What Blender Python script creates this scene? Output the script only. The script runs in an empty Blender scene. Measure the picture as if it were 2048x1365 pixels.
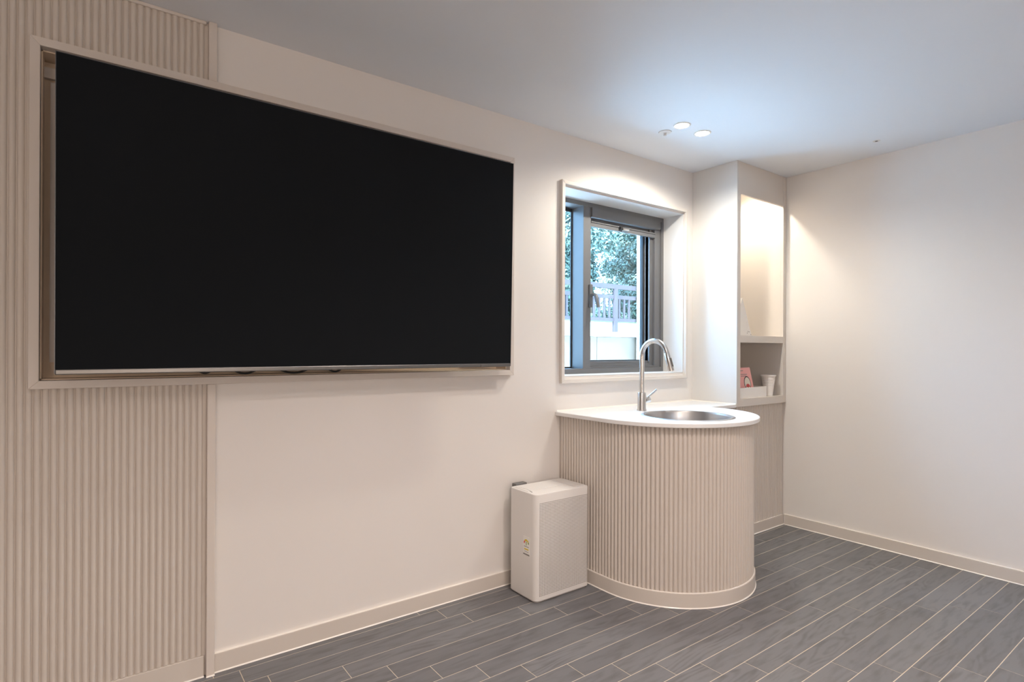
import bpy, math, random
from mathutils import Vector, Matrix
from mathutils.geometry import tessellate_polygon

random.seed(7)
S = bpy.context.scene
COL = S.collection
PI = math.pi

# ---------------------------------------------------------------- camera
cam_d = bpy.data.cameras.new('camera')
cam = bpy.data.objects.new('camera', cam_d)
COL.objects.link(cam)
cam_d.sensor_width = 36.0
cam_d.lens = 1131.96 / 2048 * 36.0
cam_d.shift_y = 15.39 / 2048
cam_d.clip_start = 0.02
yaw, pitch, roll = 0.6373, 0.0009, 0.0040
fw = Vector((math.sin(yaw) * math.cos(pitch), math.cos(yaw) * math.cos(pitch), math.sin(pitch)))
r0 = Vector((math.cos(yaw), -math.sin(yaw), 0))
u0 = r0.cross(fw)
rt = r0 * math.cos(roll) + u0 * math.sin(roll)
up = -r0 * math.sin(roll) + u0 * math.cos(roll)
M = Matrix((rt, up, -fw)).transposed().to_4x4()
M.translation = Vector((0, -2.3606, 1.21))
cam.matrix_world = M
S.camera = cam

# ---------------------------------------------------------------- world, lights, exposure
S.view_settings.view_transform = 'Standard'
S.view_settings.look = 'None'
S.view_settings.exposure = 0.0
S.view_settings.gamma = 1.0
S.view_settings.use_curve_mapping = False

w = bpy.data.worlds.new('sky')
S.world = w
w.use_nodes = True
bg = w.node_tree.nodes['Background']
bg.inputs['Color'].default_value = (0.31, 0.60, 1.0, 1)
bg.inputs['Strength'].default_value = 16.0

def lamp(kind, name, loc, energy, color, target=None, **kw):
    d = bpy.data.lights.new(name, kind)
    d.energy = energy
    d.color = color
    for k, v in kw.items():
        setattr(d, k, v)
    o = bpy.data.objects.new(name, d)
    COL.objects.link(o)
    o.location = loc
    if target is not None:
        o.rotation_euler = (Vector(target) - Vector(loc)).to_track_quat('-Z', 'Y').to_euler()
    return o

# energies (W) and colours of the lamp groups
L_SUN = (24.0, (0.68, 0.85, 1.0))
L_BASIN = (31.0, (1.0, 0.93, 0.80))
L_NICHE = (18.0, (1.0, 0.91, 0.75))
L_RA = (92.0, (1.0, 0.86, 0.78))
L_RB = (72.0, (1.0, 0.85, 0.77))
L_RC = (62.0, (1.0, 0.85, 0.77))
L_RD = (30.0, (1.0, 0.82, 0.68))
# sunlight on the yard behind the house, from the left
lamp('SUN', 'sun', (-9, -1, 9), L_SUN[0], L_SUN[1], (0, 0.6, 0), angle=0.02)
# the pair of recessed downlights above the basin
for sx in (2.528, 2.709):
    lamp('SPOT', 'basin_downlight_lamp', (sx, -0.466, 2.395), L_BASIN[0], L_BASIN[1], (sx, -0.466, 0), spot_size=2.80, spot_blend=0.55, shadow_soft_size=0.03)
# downlight inside the display niche
lamp('SPOT', 'niche_lamp', (3.56, -0.17, 2.39), L_NICHE[0], L_NICHE[1], (3.56, -0.17, 0), spot_size=2.7, spot_blend=0.5, shadow_soft_size=0.03)
# unseen ceiling lights inferred behind the camera, their spread and power set as fill
for (lx, ly, (e, c)) in ((1.5, -1.62, L_RA), (0.7, -1.95, L_RB), (-0.9, -2.3, L_RB), (2.9, -2.9, L_RC), (0.6, -3.4, L_RC)):
    lamp('SPOT', 'room_fill_downlight', (lx, ly, 2.395), e, c, (lx, ly, 0), spot_size=2.4, spot_blend=0.9, shadow_soft_size=0.05)
# unseen point lights added behind the camera to brighten the lower walls
for (lx, ly) in ((0.5, -3.8), (-1.0, -3.6)):
    lamp('POINT', 'rear_fill_light', (lx, ly, 1.25), L_RD[0], L_RD[1], shadow_soft_size=0.15)

# ---------------------------------------------------------------- materials
def srgb(r, g, b):
    f = lambda c: ((c / 255) / 12.92) if c / 255 <= 0.04045 else (((c / 255) + 0.055) / 1.055) ** 2.4
    return (f(r), f(g), f(b), 1)

def mat(name, col, rough=0.6, metal=0.0, spec=0.5, bump=0.0, bscale=200.0, var=0.0, vscale=6.0, coat=0.0):
    m = bpy.data.materials.new(name)
    m.use_nodes = True
    nt = m.node_tree
    b = nt.nodes['Principled BSDF']
    b.inputs['Base Color'].default_value = col if len(col) == 4 else (*col, 1)
    b.inputs['Roughness'].default_value = rough
    b.inputs['Metallic'].default_value = metal
    b.inputs['Specular IOR Level'].default_value = spec
    b.inputs['Coat Weight'].default_value = coat
    tc = nt.nodes.new('ShaderNodeTexCoord')
    if bump:
        n = nt.nodes.new('ShaderNodeTexNoise')
        n.inputs['Scale'].default_value = bscale
        n.inputs['Detail'].default_value = 3
        bp = nt.nodes.new('ShaderNodeBump')
        bp.inputs['Strength'].default_value = bump
        bp.inputs['Distance'].default_value = 0.002
        nt.links.new(tc.outputs['Object'], n.inputs['Vector'])
        nt.links.new(n.outputs['Fac'], bp.inputs['Height'])
        nt.links.new(bp.outputs['Normal'], b.inputs['Normal'])
    if var:
        n = nt.nodes.new('ShaderNodeTexNoise')
        n.inputs['Scale'].default_value = vscale
        n.inputs['Detail'].default_value = 4
        mx = nt.nodes.new('ShaderNodeMixRGB')
        c = b.inputs['Base Color'].default_value
        mx.inputs['Color1'].default_value = (c[0] * (1 - var), c[1] * (1 - var), c[2] * (1 - var), 1)
        mx.inputs['Color2'].default_value = (min(1, c[0] * (1 + var)), min(1, c[1] * (1 + var)), min(1, c[2] * (1 + var)), 1)
        nt.links.new(tc.outputs['Object'], n.inputs['Vector'])
        nt.links.new(n.outputs['Fac'], mx.inputs['Fac'])
        nt.links.new(mx.outputs['Color'], b.inputs['Base Color'])
    return m

M_WALL = mat('wall_paint', (0.80, 0.765, 0.735), 0.75, spec=0.3, bump=0.05, bscale=300, var=0.012, vscale=2.5)
M_CEIL = mat('ceiling_paint', (0.82, 0.845, 0.885), 0.85, spec=0.2, var=0.01, vscale=2)
M_FLUTE = mat('flute_lacquer', (0.66, 0.60, 0.545), 0.5, spec=0.35, var=0.02, vscale=3)
M_TRIM = mat('trim_lacquer', (0.70, 0.64, 0.59), 0.5, spec=0.35, var=0.015, vscale=3)
M_BASE = mat('baseboard_lacquer', (0.66, 0.605, 0.55), 0.45, spec=0.4, var=0.015, vscale=3)
M_CAB = mat('cabinet_lacquer', (0.74, 0.69, 0.64), 0.5, spec=0.35, var=0.012, vscale=3)
M_REVEAL = mat('reveal_lacquer', (0.74, 0.725, 0.71), 0.5, spec=0.35, var=0.01, vscale=3)
M_CABW = mat('cabinet_side_lacquer', (0.70, 0.68, 0.66), 0.5, spec=0.35, var=0.01, vscale=3)
M_SEAL = mat('white_sealant', (0.88, 0.84, 0.78), 0.3, spec=0.5, var=0.01)
M_GROUT = mat('cream_grout', (0.62, 0.54, 0.44), 0.8, bump=0.2, bscale=400, var=0.06, vscale=15)
M_TOP = mat('white_solid_surface', (0.86, 0.86, 0.86), 0.28, spec=0.5, var=0.01)
M_SCREEN = mat('black_screen', (0.0140, 0.0160, 0.0185), 0.9, spec=0.0, var=0.02, vscale=1.5)
M_TVB = mat('black_tv_plastic', (0.012, 0.012, 0.013), 0.45, var=0.03)
M_TVS = mat('brushed_silver', (0.24, 0.235, 0.23), 0.35, metal=1.0, bump=0.03, bscale=600, var=0.03)
M_TVEDGE = mat('dark_grey_tv_edge', (0.13, 0.135, 0.145), 0.35, metal=0.6, var=0.03)
M_RECESS = mat('raw_recess_board', (0.76, 0.62, 0.48), 0.8, var=0.05, vscale=8)
M_CABLE = mat('black_cable_rubber', (0.015, 0.014, 0.013), 0.5, var=0.05)
M_ALU = mat('grey_window_aluminium', (0.15, 0.152, 0.160), 0.42, metal=0.0, spec=0.6, var=0.03, vscale=4)
M_ALUD = mat('dark_gasket', (0.03, 0.032, 0.036), 0.6, var=0.03)
M_STEEL = mat('brushed_steel', (0.66, 0.65, 0.64), 0.24, metal=1.0, bump=0.02, bscale=500, var=0.03, vscale=20)
M_SINK = mat('sink_steel', (0.62, 0.62, 0.62), 0.30, metal=1.0, bump=0.03, bscale=500, var=0.03, vscale=20)
M_DARK = mat('dark_hole', (0.02, 0.018, 0.016), 0.8, var=0.05)
M_PLAST = mat('white_plastic', (0.76, 0.735, 0.71), 0.42, spec=0.4, var=0.01)
M_PLASTG = mat('warm_grey_plastic', (0.70, 0.675, 0.65), 0.45, spec=0.4, var=0.01)
M_HOLE = mat('grille_shadow_hole', (0.10, 0.075, 0.06), 0.8, var=0.1, vscale=80)
M_GREY = mat('grey_plastic', (0.15, 0.145, 0.14), 0.5, var=0.03)
M_PAPER = mat('white_paper', (0.92, 0.90, 0.87), 0.7, var=0.015, vscale=20)
M_PINK = mat('pink_card', srgb(252, 186, 182), 0.6, var=0.02, vscale=20)
M_RED = mat('red_print', srgb(222, 92, 96), 0.6, var=0.02)
M_GREEN = mat('green_print', srgb(150, 170, 90), 0.6, var=0.02)
M_YEL = mat('yellow_print', srgb(226, 200, 60), 0.6, var=0.02)
M_INK = mat('dark_ink', srgb(72, 66, 64), 0.6, var=0.02)
M_LGREY = mat('light_grey_print', srgb(150, 146, 142), 0.6, var=0.02)
M_CREAM = mat('cream_print', srgb(244, 236, 222), 0.6, var=0.02)
M_CUP = mat('white_cup_paper', (0.91, 0.87, 0.83), 0.55, var=0.01)
M_FENCE = mat('painted_fence_steel', (0.075, 0.055, 0.06), 0.7, var=0.1, vscale=6)
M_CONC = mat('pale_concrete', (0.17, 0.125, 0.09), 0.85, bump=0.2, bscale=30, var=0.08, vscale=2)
M_CONCW = mat('white_painted_concrete', (0.85, 0.85, 0.84), 0.85, var=0.03, vscale=2)
M_GROUND = mat('pale_paving', (0.78, 0.78, 0.77), 0.9, bump=0.2, bscale=20, var=0.08, vscale=1.5)
M_BARK = mat('tree_bark', (0.10, 0.075, 0.055), 0.9, bump=0.5, bscale=20, var=0.2, vscale=8)
M_SOIL = mat('planted_soil', (0.10, 0.13, 0.06), 0.95, bump=0.4, bscale=15, var=0.25, vscale=4)
M_OUTW = mat('outer_wall_render', (0.6, 0.58, 0.55), 0.9, bump=0.2, bscale=60, var=0.03)

def leaf_mat(name, c1, c2):
    m = bpy.data.materials.new(name)
    m.use_nodes = True
    nt = m.node_tree
    b = nt.nodes['Principled BSDF']
    g = nt.nodes.new('ShaderNodeNewGeometry')
    cr = nt.nodes.new('ShaderNodeValToRGB')
    cr.color_ramp.elements[0].color = (*c1, 1)
    cr.color_ramp.elements[1].color = (*c2, 1)
    nt.links.new(g.outputs['Random Per Island'], cr.inputs['Fac'])
    nt.links.new(cr.outputs['Color'], b.inputs['Base Color'])
    b.inputs['Roughness'].default_value = 0.55
    return m
M_LEAF = leaf_mat('leaf_green', (0.045, 0.10, 0.035), (0.16, 0.24, 0.10))
M_LEAF2 = leaf_mat('leaf_light_green', (0.09, 0.13, 0.10), (0.25, 0.32, 0.26))

def emit_mat(name, col, strength):
    m = bpy.data.materials.new(name)
    m.use_nodes = True
    b = m.node_tree.nodes['Principled BSDF']
    b.inputs['Base Color'].default_value = (0.8, 0.8, 0.8, 1)
    b.inputs['Emission Color'].default_value = (*col, 1)
    b.inputs['Emission Strength'].default_value = strength
    return m
M_BULB = emit_mat('lit_lamp_lens', (1.0, 0.92, 0.80), 25.0)

def glass_mat():
    m = bpy.data.materials.new('window_glass')
    m.use_nodes = True
    nt = m.node_tree
    nt.nodes.clear()
    out = nt.nodes.new('ShaderNodeOutputMaterial')
    mix = nt.nodes.new('ShaderNodeMixShader')
    tr = nt.nodes.new('ShaderNodeBsdfTransparent')
    tr.inputs['Color'].default_value = (0.95, 0.98, 0.97, 1)
    gl = nt.nodes.new('ShaderNodeBsdfGlossy')
    gl.inputs['Roughness'].default_value = 0.01
    fr = nt.nodes.new('ShaderNodeFresnel')
    fr.inputs['IOR'].default_value = 1.25
    nt.links.new(fr.outputs['Fac'], mix.inputs['Fac'])
    nt.links.new(tr.outputs['BSDF'], mix.inputs[1])
    nt.links.new(gl.outputs['BSDF'], mix.inputs[2])
    nt.links.new(mix.outputs['Shader'], out.inputs['Surface'])
    return m
M_GLASS = glass_mat()

def plank_mat():
    m = bpy.data.materials.new('grey_wood_look_plank')
    m.use_nodes = True
    nt = m.node_tree
    L = nt.links.new
    b = nt.nodes['Principled BSDF']
    tc = nt.nodes.new('ShaderNodeTexCoord')
    oi = nt.nodes.new('ShaderNodeObjectInfo')
    mp = nt.nodes.new('ShaderNodeVectorMath'); mp.operation = 'MULTIPLY'
    mp.inputs[1].default_value = (1.5, 8.0, 1.0)
    mul = nt.nodes.new('ShaderNodeMath'); mul.operation = 'MULTIPLY'; mul.inputs[1].default_value = 37.0
    cmb = nt.nodes.new('ShaderNodeCombineXYZ')
    add = nt.nodes.new('ShaderNodeVectorMath'); add.operation = 'ADD'
    L(tc.outputs['Object'], mp.inputs[0])
    L(oi.outputs['Random'], mul.inputs[0])
    for k in range(3):
        L(mul.outputs[0], cmb.inputs[k])
    L(mp.outputs[0], add.inputs[0]); L(cmb.outputs[0], add.inputs[1])
    n1 = nt.nodes.new('ShaderNodeTexNoise')
    n1.inputs['Scale'].default_value = 1.3; n1.inputs['Detail'].default_value = 1.5
    L(add.outputs[0], n1.inputs['Vector'])
    # growth rings: contour lines of a stretched noise
    k = nt.nodes.new('ShaderNodeMath'); k.operation = 'MULTIPLY'; k.inputs[1].default_value = 70.0
    L(n1.outputs['Fac'], k.inputs[0])
    sn = nt.nodes.new('ShaderNodeMath'); sn.operation = 'SINE'
    L(k.outputs[0], sn.inputs[0])
    n2 = nt.nodes.new('ShaderNodeTexNoise')
    n2.inputs['Scale'].default_value = 5.0; n2.inputs['Detail'].default_value = 5
    L(add.outputs[0], n2.inputs['Vector'])
    # rings fade in and out over the plank
    n3 = nt.nodes.new('ShaderNodeTexNoise')
    n3.inputs['Scale'].default_value = 0.9
    L(add.outputs[0], n3.inputs['Vector'])
    mr = nt.nodes.new('ShaderNodeMapRange')
    mr.inputs['From Min'].default_value = 0.45; mr.inputs['From Max'].default_value = 0.65
    L(n3.outputs['Fac'], mr.inputs['Value'])
    ms = nt.nodes.new('ShaderNodeMath'); ms.operation = 'MULTIPLY'
    L(sn.outputs[0], ms.inputs[0]); L(mr.outputs[0], ms.inputs[1])
    m2 = nt.nodes.new('ShaderNodeMath'); m2.operation = 'MULTIPLY_ADD'
    m2.inputs[1].default_value = 0.16
    L(ms.outputs[0], m2.inputs[0]); L(n2.outputs['Fac'], m2.inputs[2])
    cr = nt.nodes.new('ShaderNodeValToRGB')
    cr.color_ramp.elements[0].position = 0.22
    cr.color_ramp.elements[0].color = (0.117, 0.117, 0.123, 1)
    cr.color_ramp.elements[1].position = 0.55
    cr.color_ramp.elements[1].color = (0.168, 0.170, 0.181, 1)
    L(m2.outputs[0], cr.inputs['Fac'])
    hv = nt.nodes.new('ShaderNodeHueSaturation')
    mv = nt.nodes.new('ShaderNodeMapRange')
    mv.inputs['To Min'].default_value = 0.90; mv.inputs['To Max'].default_value = 1.10
    L(oi.outputs['Random'], mv.inputs['Value'])
    L(mv.outputs[0], hv.inputs['Value']); L(cr.outputs['Color'], hv.inputs['Color'])
    L(hv.outputs['Color'], b.inputs['Base Color'])
    b.inputs['Roughness'].default_value = 0.42
    b.inputs['Specular IOR Level'].default_value = 0.45
    bp = nt.nodes.new('ShaderNodeBump')
    bp.inputs['Strength'].default_value = 0.12; bp.inputs['Distance'].default_value = 0.002
    L(m2.outputs[0], bp.inputs['Height']); L(bp.outputs['Normal'], b.inputs['Normal'])
    return m
M_PLANK = plank_mat()

def brick_mat():
    m = bpy.data.materials.new('cream_brick')
    m.use_nodes = True
    nt = m.node_tree
    b = nt.nodes['Principled BSDF']
    tc = nt.nodes.new('ShaderNodeTexCoord')
    mp = nt.nodes.new('ShaderNodeMapping')
    mp.inputs['Rotation'].default_value = (PI / 2, PI / 2, 0)
    t = nt.nodes.new('ShaderNodeTexBrick')
    t.inputs['Color1'].default_value = (0.74, 0.70, 0.64, 1)
    t.inputs['Color2'].default_value = (0.66, 0.62, 0.56, 1)
    t.inputs['Mortar'].default_value = (0.45, 0.43, 0.40, 1)
    t.inputs['Scale'].default_value = 3.0
    nt.links.new(tc.outputs['Object'], mp.inputs['Vector'])
    nt.links.new(mp.outputs['Vector'], t.inputs['Vector'])
    nt.links.new(t.outputs['Color'], b.inputs['Base Color'])
    b.inputs['Roughness'].default_value = 0.9
    return m
M_BRICK = brick_mat()

# ---------------------------------------------------------------- mesh helpers
class B:
    def __init__(s):
        s.v, s.f, s.m = [], [], []
        s.mi = 0
    def add(s, vs, fs):
        o = len(s.v)
        s.v += [tuple(p) for p in vs]
        s.f += [tuple(i + o for i in f) for f in fs]
        s.m += [s.mi] * len(fs)
        return s
    def box(s, x0, x1, y0, y1, z0, z1):
        x0, x1 = sorted((x0, x1)); y0, y1 = sorted((y0, y1)); z0, z1 = sorted((z0, z1))
        v = [(x0, y0, z0), (x1, y0, z0), (x1, y1, z0), (x0, y1, z0), (x0, y0, z1), (x1, y0, z1), (x1, y1, z1), (x0, y1, z1)]
        return s.add(v, [(3, 2, 1, 0), (4, 5, 6, 7), (0, 1, 5, 4), (1, 2, 6, 5), (2, 3, 7, 6), (3, 0, 4, 7)])
    def prism(s, pts, z0, z1, ax='z'):
        # polygon (counter-clockwise) extruded along an axis
        n = len(pts)
        def P(a, b, c):
            return (a, b, c) if ax == 'z' else ((a, c, b) if ax == 'y' else (c, a, b))
        v = [P(a, b, z0) for a, b in pts] + [P(a, b, z1) for a, b in pts]
        fs = [tuple(range(n))[::-1], tuple(range(n, 2 * n))] + [(i, (i + 1) % n, n + (i + 1) % n, n + i) for i in range(n)]
        if ax == 'y':
            fs = [f[::-1] for f in fs]
        return s.add(v, fs)
    def lathe(s, prof, c=(0, 0, 0), n=32, axis='z', close=True):
        v, f = [], []
        k = len(prof)
        for i in range(n):
            a = 2 * PI * i / n
            for r, z in prof:
                p = (r * math.cos(a), r * math.sin(a), z)
                if axis == 'x': p = (z, r * math.cos(a), r * math.sin(a))
                if axis == 'y': p = (r * math.sin(a), z, r * math.cos(a))
                v.append((c[0] + p[0], c[1] + p[1], c[2] + p[2]))
        for i in range(n):
            j = (i + 1) % n
            for q in range(k - 1):
                f.append((i * k + q, j * k + q, j * k + q + 1, i * k + q + 1))
        if close:
            if prof[0][0] > 1e-6: f.append(tuple(i * k for i in range(n))[::-1])
            if prof[-1][0] > 1e-6: f.append(tuple(i * k + k - 1 for i in range(n)))
        return s.add(v, f)
    def tube(s, pts, rad, n=12, cap=True):
        pts = [Vector(p) for p in pts]
        if not isinstance(rad, (list, tuple)): rad = [rad] * len(pts)
        v, f = [], []
        ref = None
        for i, p in enumerate(pts):
            d = (pts[min(i + 1, len(pts) - 1)] - pts[max(i - 1, 0)]).normalized()
            if ref is None:
                ref = d.orthogonal().normalized()
            ref = (ref - d * ref.dot(d)).normalized()
            b = d.cross(ref)
            for k in range(n):
                a = 2 * PI * k / n
                v.append(p + (ref * math.cos(a) + b * math.sin(a)) * rad[i])
        for i in range(len(pts) - 1):
            for k in range(n):
                f.append((i * n + k, i * n + (k + 1) % n, (i + 1) * n + (k + 1) % n, (i + 1) * n + k))
        if cap:
            f.append(tuple(range(n))[::-1]); f.append(tuple(range((len(pts) - 1) * n, len(pts) * n)))
        return s.add(v, f)
    def mesh(s, name, mats, smooth=False):
        me = bpy.data.meshes.new(name)
        me.from_pydata(s.v, [], s.f)
        for m in (mats if isinstance(mats, (list, tuple)) else [mats]):
            me.materials.append(m)
        me.polygons.foreach_set('material_index', s.m)
        if smooth:
            me.polygons.foreach_set('use_smooth', [True] * len(s.f))
        me.update()
        return me

def wloc(o):
    p = Vector((0, 0, 0))
    while o is not None:
        p += o.location
        o = o.parent
    return p

def link(name, me, parent=None, loc=None):
    o = bpy.data.objects.new(name, me)
    COL.objects.link(o)
    if parent is not None:
        o.parent = parent
    if loc is not None:
        o.location = Vector(loc) - (wloc(parent) if parent else Vector((0, 0, 0)))
    return o

def obj(name, b, mats, parent=None, smooth=False, bevel=0.0, seg=2, at=None):
    """one mesh object out of world-space shapes; its origin is put at the parent's (or at AT)"""
    org = Vector(at) if at is not None else (wloc(parent) if parent else Vector((0, 0, 0)))
    b.v = [(p[0] - org[0], p[1] - org[1], p[2] - org[2]) for p in b.v]
    o = link(name, b.mesh(name, mats, smooth), parent, org if at is not None else None)
    if bevel:
        md = o.modifiers.new('bevel', 'BEVEL')
        md.width = bevel; md.segments = seg; md.limit_method = 'ANGLE'; md.angle_limit = math.radians(40)
        md.harden_normals = False
    if smooth:
        md = o.modifiers.new('edges', 'EDGE_SPLIT')
        md.split_angle = math.radians(38)
    return o

def tag(o, label=None, cat=None, group=None, kind=None):
    if label: o['label'] = label
    if cat: o['category'] = cat
    if group: o['group'] = group
    if kind: o['kind'] = kind
    return o

def thing(name, loc, label, cat, group=None, kind=None):
    o = bpy.data.objects.new(name, None)
    o.empty_display_size = 0.05
    COL.objects.link(o)
    o.location = loc
    return tag(o, label, cat, group, kind)

# ---------------------------------------------------------------- dimensions
H = 2.4125          # ceiling
XR = 3.877          # right wall
XL, YB = -2.6, -4.4 # walls behind the camera
CF = -0.333         # front of the corner cabinet
CL = 3.267          # left side of the corner cabinet
CZ = 0.867          # countertop
BH = 0.070          # baseboard height
TV0, TV1, TVZ0, TVZ1 = -0.1370, 1.7105, 1.1040, 2.1665          # recess
WX0, WX1, WZ0, WZ1 = 2.092, 3.168, 1.059, 2.119             # window opening

# ---------------------------------------------------------------- room shell
def pierced_wall(xs, zs, holes, y0, y1):
    b = B()
    xs = sorted(set(xs)); zs = sorted(set(zs))
    def solid(i, j):
        cx, cz = (xs[i] + xs[i + 1]) / 2, (zs[j] + zs[j + 1]) / 2
        return not any(a < cx < c and d < cz < e for a, c, d, e in holes)
    vid, vs, fs = {}, [], []
    def V(x, y, z):
        k = (round(x, 5), round(y, 5), round(z, 5))
        if k not in vid:
            vid[k] = len(vs); vs.append((x, y, z))
        return vid[k]
    nx, nz = len(xs) - 1, len(zs) - 1
    for i in range(nx):
        for j in range(nz):
            if not solid(i, j): continue
            a, c, d, e = xs[i], xs[i + 1], zs[j], zs[j + 1]
            fs.append((V(a, y0, d), V(c, y0, d), V(c, y0, e), V(a, y0, e)))
            fs.append((V(a, y1, d), V(a, y1, e), V(c, y1, e), V(c, y1, d)))
            for di, dj, q in ((-1, 0, ((a, d), (a, e))), (1, 0, ((c, e), (c, d))), (0, -1, ((c, d), (a, d))), (0, 1, ((a, e), (c, e)))):
                ii, jj = i + di, j + dj
                if not (0 <= ii < nx and 0 <= jj < nz) or not solid(ii, jj):
                    (p, r), (s, t) = q
                    fs.append((V(p, y0, r), V(s, y0, t), V(s, y1, t), V(p, y1, r)))
    b.add(vs, fs)
    return b

wl = pierced_wall([XL - 0.2, TV0 - 0.0006, TV1 + 0.0006, WX0, WX1, XR + 0.2], [-0.1, WZ0, TVZ0 - 0.0006, WZ1, TVZ1 + 0.0006, H + 0.1],
                  [(TV0 - 0.0006, TV1 + 0.0006, TVZ0 - 0.0006, TVZ1 + 0.0006), (WX0, WX1, WZ0, WZ1)], 0.0, 0.272)
wall_left = tag(obj('wall_left', wl, M_WALL), 'pale cream wall holding the television recess and the window', 'wall', kind='structure')
tag(obj('wall_right', B().box(XR, XR + 0.2, YB, 0.0, -0.1, H + 0.1), M_WALL), 'plain cream wall running from the shelf cabinet to the frame edge', 'wall', kind='structure')
tag(obj('wall_back', B().box(XL, XR, YB - 0.2, YB, -0.1, H + 0.1), M_WALL), 'plain cream wall behind the camera', 'wall', kind='structure')
tag(obj('wall_front', B().box(XL - 0.2, XL, YB, 0.0, -0.1, H + 0.1), M_WALL), 'plain cream end wall beyond the fluted panelling', 'wall', kind='structure')
tag(obj('ceiling', B().box(XL, XR, YB, 0.0, H, H + 0.1), M_CEIL), 'flat white painted ceiling with two lit downlights', 'ceiling', kind='structure')

# ---------------------------------------------------------------- floor of grey planks
floor = tag(obj('floor', B().box(XL, XR, YB, 0.0, -0.1, -0.0008), M_GROUT), 'grey wood-look plank floor with thin cream joints', 'floor', kind='structure')
PITCH, PLEN, GAP = 0.0989, 0.838, 0.0031
JO = {0: 0.36, 1: 0.446, 2: 0.523, 3: 0.768, 4: 0.905, 5: 1.037, 6: 1.180, 7: 1.321, 8: 1.470, 9: 1.610, 10: 1.750, 11: 1.890,
      12: 2.034, 13: 2.170, 14: 2.310, 15: 2.440, 16: 2.525, 17: 2.668, 18: 2.790, 19: 2.93, 20: 3.07}
pmesh = {}
def plank_mesh(lx, ly):
    k = (round(lx, 3), round(ly, 3))
    if k not in pmesh:
        c = 0.0004
        hx, hy = lx / 2, ly / 2
        b = B()
        v = [(-hx, -hy, -0.006), (hx, -hy, -0.006), (hx, hy, -0.006), (-hx, hy, -0.006),
             (-hx, -hy, -c), (hx, -hy, -c), (hx, hy, -c), (-hx, hy, -c),
             (-hx + c, -hy + c, 0), (hx - c, -hy + c, 0), (hx - c, hy - c, 0), (-hx + c, hy - c, 0)]
        f = [(8, 9, 10, 11)]
        for i in range(4):
            j = (i + 1) % 4
            f += [(i, j, 4 + j, 4 + i), (4 + i, 4 + j, 8 + j, 8 + i)]
        b.add(v, f)
        pmesh[k] = b.mesh('plank', M_PLANK)
    return pmesh[k]
rest = B()
r = 0
while True:
    yt = -0.0465 - PITCH * (r - 1)
    yb = yt - PITCH
    if yb < YB: break
    yt2, yb2 = min(yt, -0.001) - (0 if yt > 0 else GAP / 2), yb + GAP / 2
    j = JO.get(r, random.uniform(0, PLEN))
    x = j - math.ceil((j - XL) / PLEN) * PLEN
    while x < XR:
        a, c = max(x + GAP * 0.45, XL), min(x + PLEN - GAP * 0.45, XR)
        if c - a > 0.01:
            if r <= 20 and c > -0.25:
                link('plank', plank_mesh(c - a, yt2 - yb2), floor, ((a + c) / 2, (yt2 + yb2) / 2, 0))
            else:
                rest.add([(a, yb2, 0), (c, yb2, 0), (c, yt2, 0), (a, yt2, 0)], [(0, 1, 2, 3)])
        x += PLEN
    r += 1
tag(obj('plank', rest, M_PLANK, floor), kind='stuff')

# ---------------------------------------------------------------- baseboards
def bead(b, p0, p1, nrm, s=0.004):
    # small triangular sealant bead along a floor joint; nrm points into the room
    (x0, y0), (x1, y1) = p0, p1
    b.add([(x0, y0, 0), (x1, y1, 0), (x1 + nrm[0] * s, y1 + nrm[1] * s, 0), (x0 + nrm[0] * s, y0 + nrm[1] * s, 0), (x0, y0, s), (x1, y1, s)],
          [(3, 2, 5, 4), (0, 3, 4), (2, 1, 5), (0, 1, 2, 3)])
def top_bead(b, p0, p1, nrm, z, t=0.012, s=0.0015):
    (x0, y0), (x1, y1) = p0, p1
    a, c = nrm[0] * t, nrm[1] * t
    b.add([(x0, y0, z), (x1, y1, z), (x1 + a, y1 + c, z), (x0 + a, y0 + c, z), (x0, y0, z + s), (x1, y1, z + s)],
          [(3, 2, 5, 4), (0, 3, 4), (2, 1, 5)])
o = tag(obj('baseboard_left', B().box(0.366, 2.062, -0.012, 0, 0, BH), M_BASE, bevel=0.003), 'low cream baseboard along the wall below the television', 'baseboard', kind='structure')
b = B(); bead(b, (0.366, -0.012), (2.06, -0.012), (0, -1)); top_bead(b, (0.366, 0), (2.06, 0), (0, -1), BH)
obj('sealant_bead', b, M_SEAL, o)
o = tag(obj('baseboard_right', B().box(XR - 0.012, XR, YB, -0.32, 0, BH), M_BASE, bevel=0.003), 'low cream baseboard along the plain right wall', 'baseboard', kind='structure')
b = B(); bead(b, (XR - 0.012, YB), (XR - 0.012, -0.32), (-1, 0)); top_bead(b, (XR, YB), (XR, -0.32), (-1, 0), BH)
obj('sealant_bead', b, M_SEAL, o)

# ---------------------------------------------------------------- flutes
FP = 0.02089
def flute_mesh(length, width=0.0188, depth=0.0088, n=6):
    # convex half-round slat; local: across = x, outwards = -y, up = z from 0
    b = B()
    hw = width / 2
    R = (hw * hw + depth * depth) / (2 * depth)
    a0 = math.asin(min(1, hw / R))
    pts = []
    for i in range(n + 1):
        a = -a0 + 2 * a0 * i / n
        pts.append((R * math.sin(a), -(R * math.cos(a) - (R - depth))))
    v = [(x, y, 0) for x, y in pts] + [(x, y, length) for x, y in pts]
    m = n + 1
    f = [(i, i + 1, m + i + 1, m + i) for i in range(n)]
    b.add(v, f)
    b.add(v, [tuple(range(m, 2 * m)), tuple(range(m))[::-1], (0, m, 2 * m - 1, m - 1)])   # caps with vertices of their own
    f = b.f
    me = b.mesh('flute', M_FLUTE)
    sm = [i < n for i in range(len(f))]
    me.polygons.foreach_set('use_smooth', sm)
    return me

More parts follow.
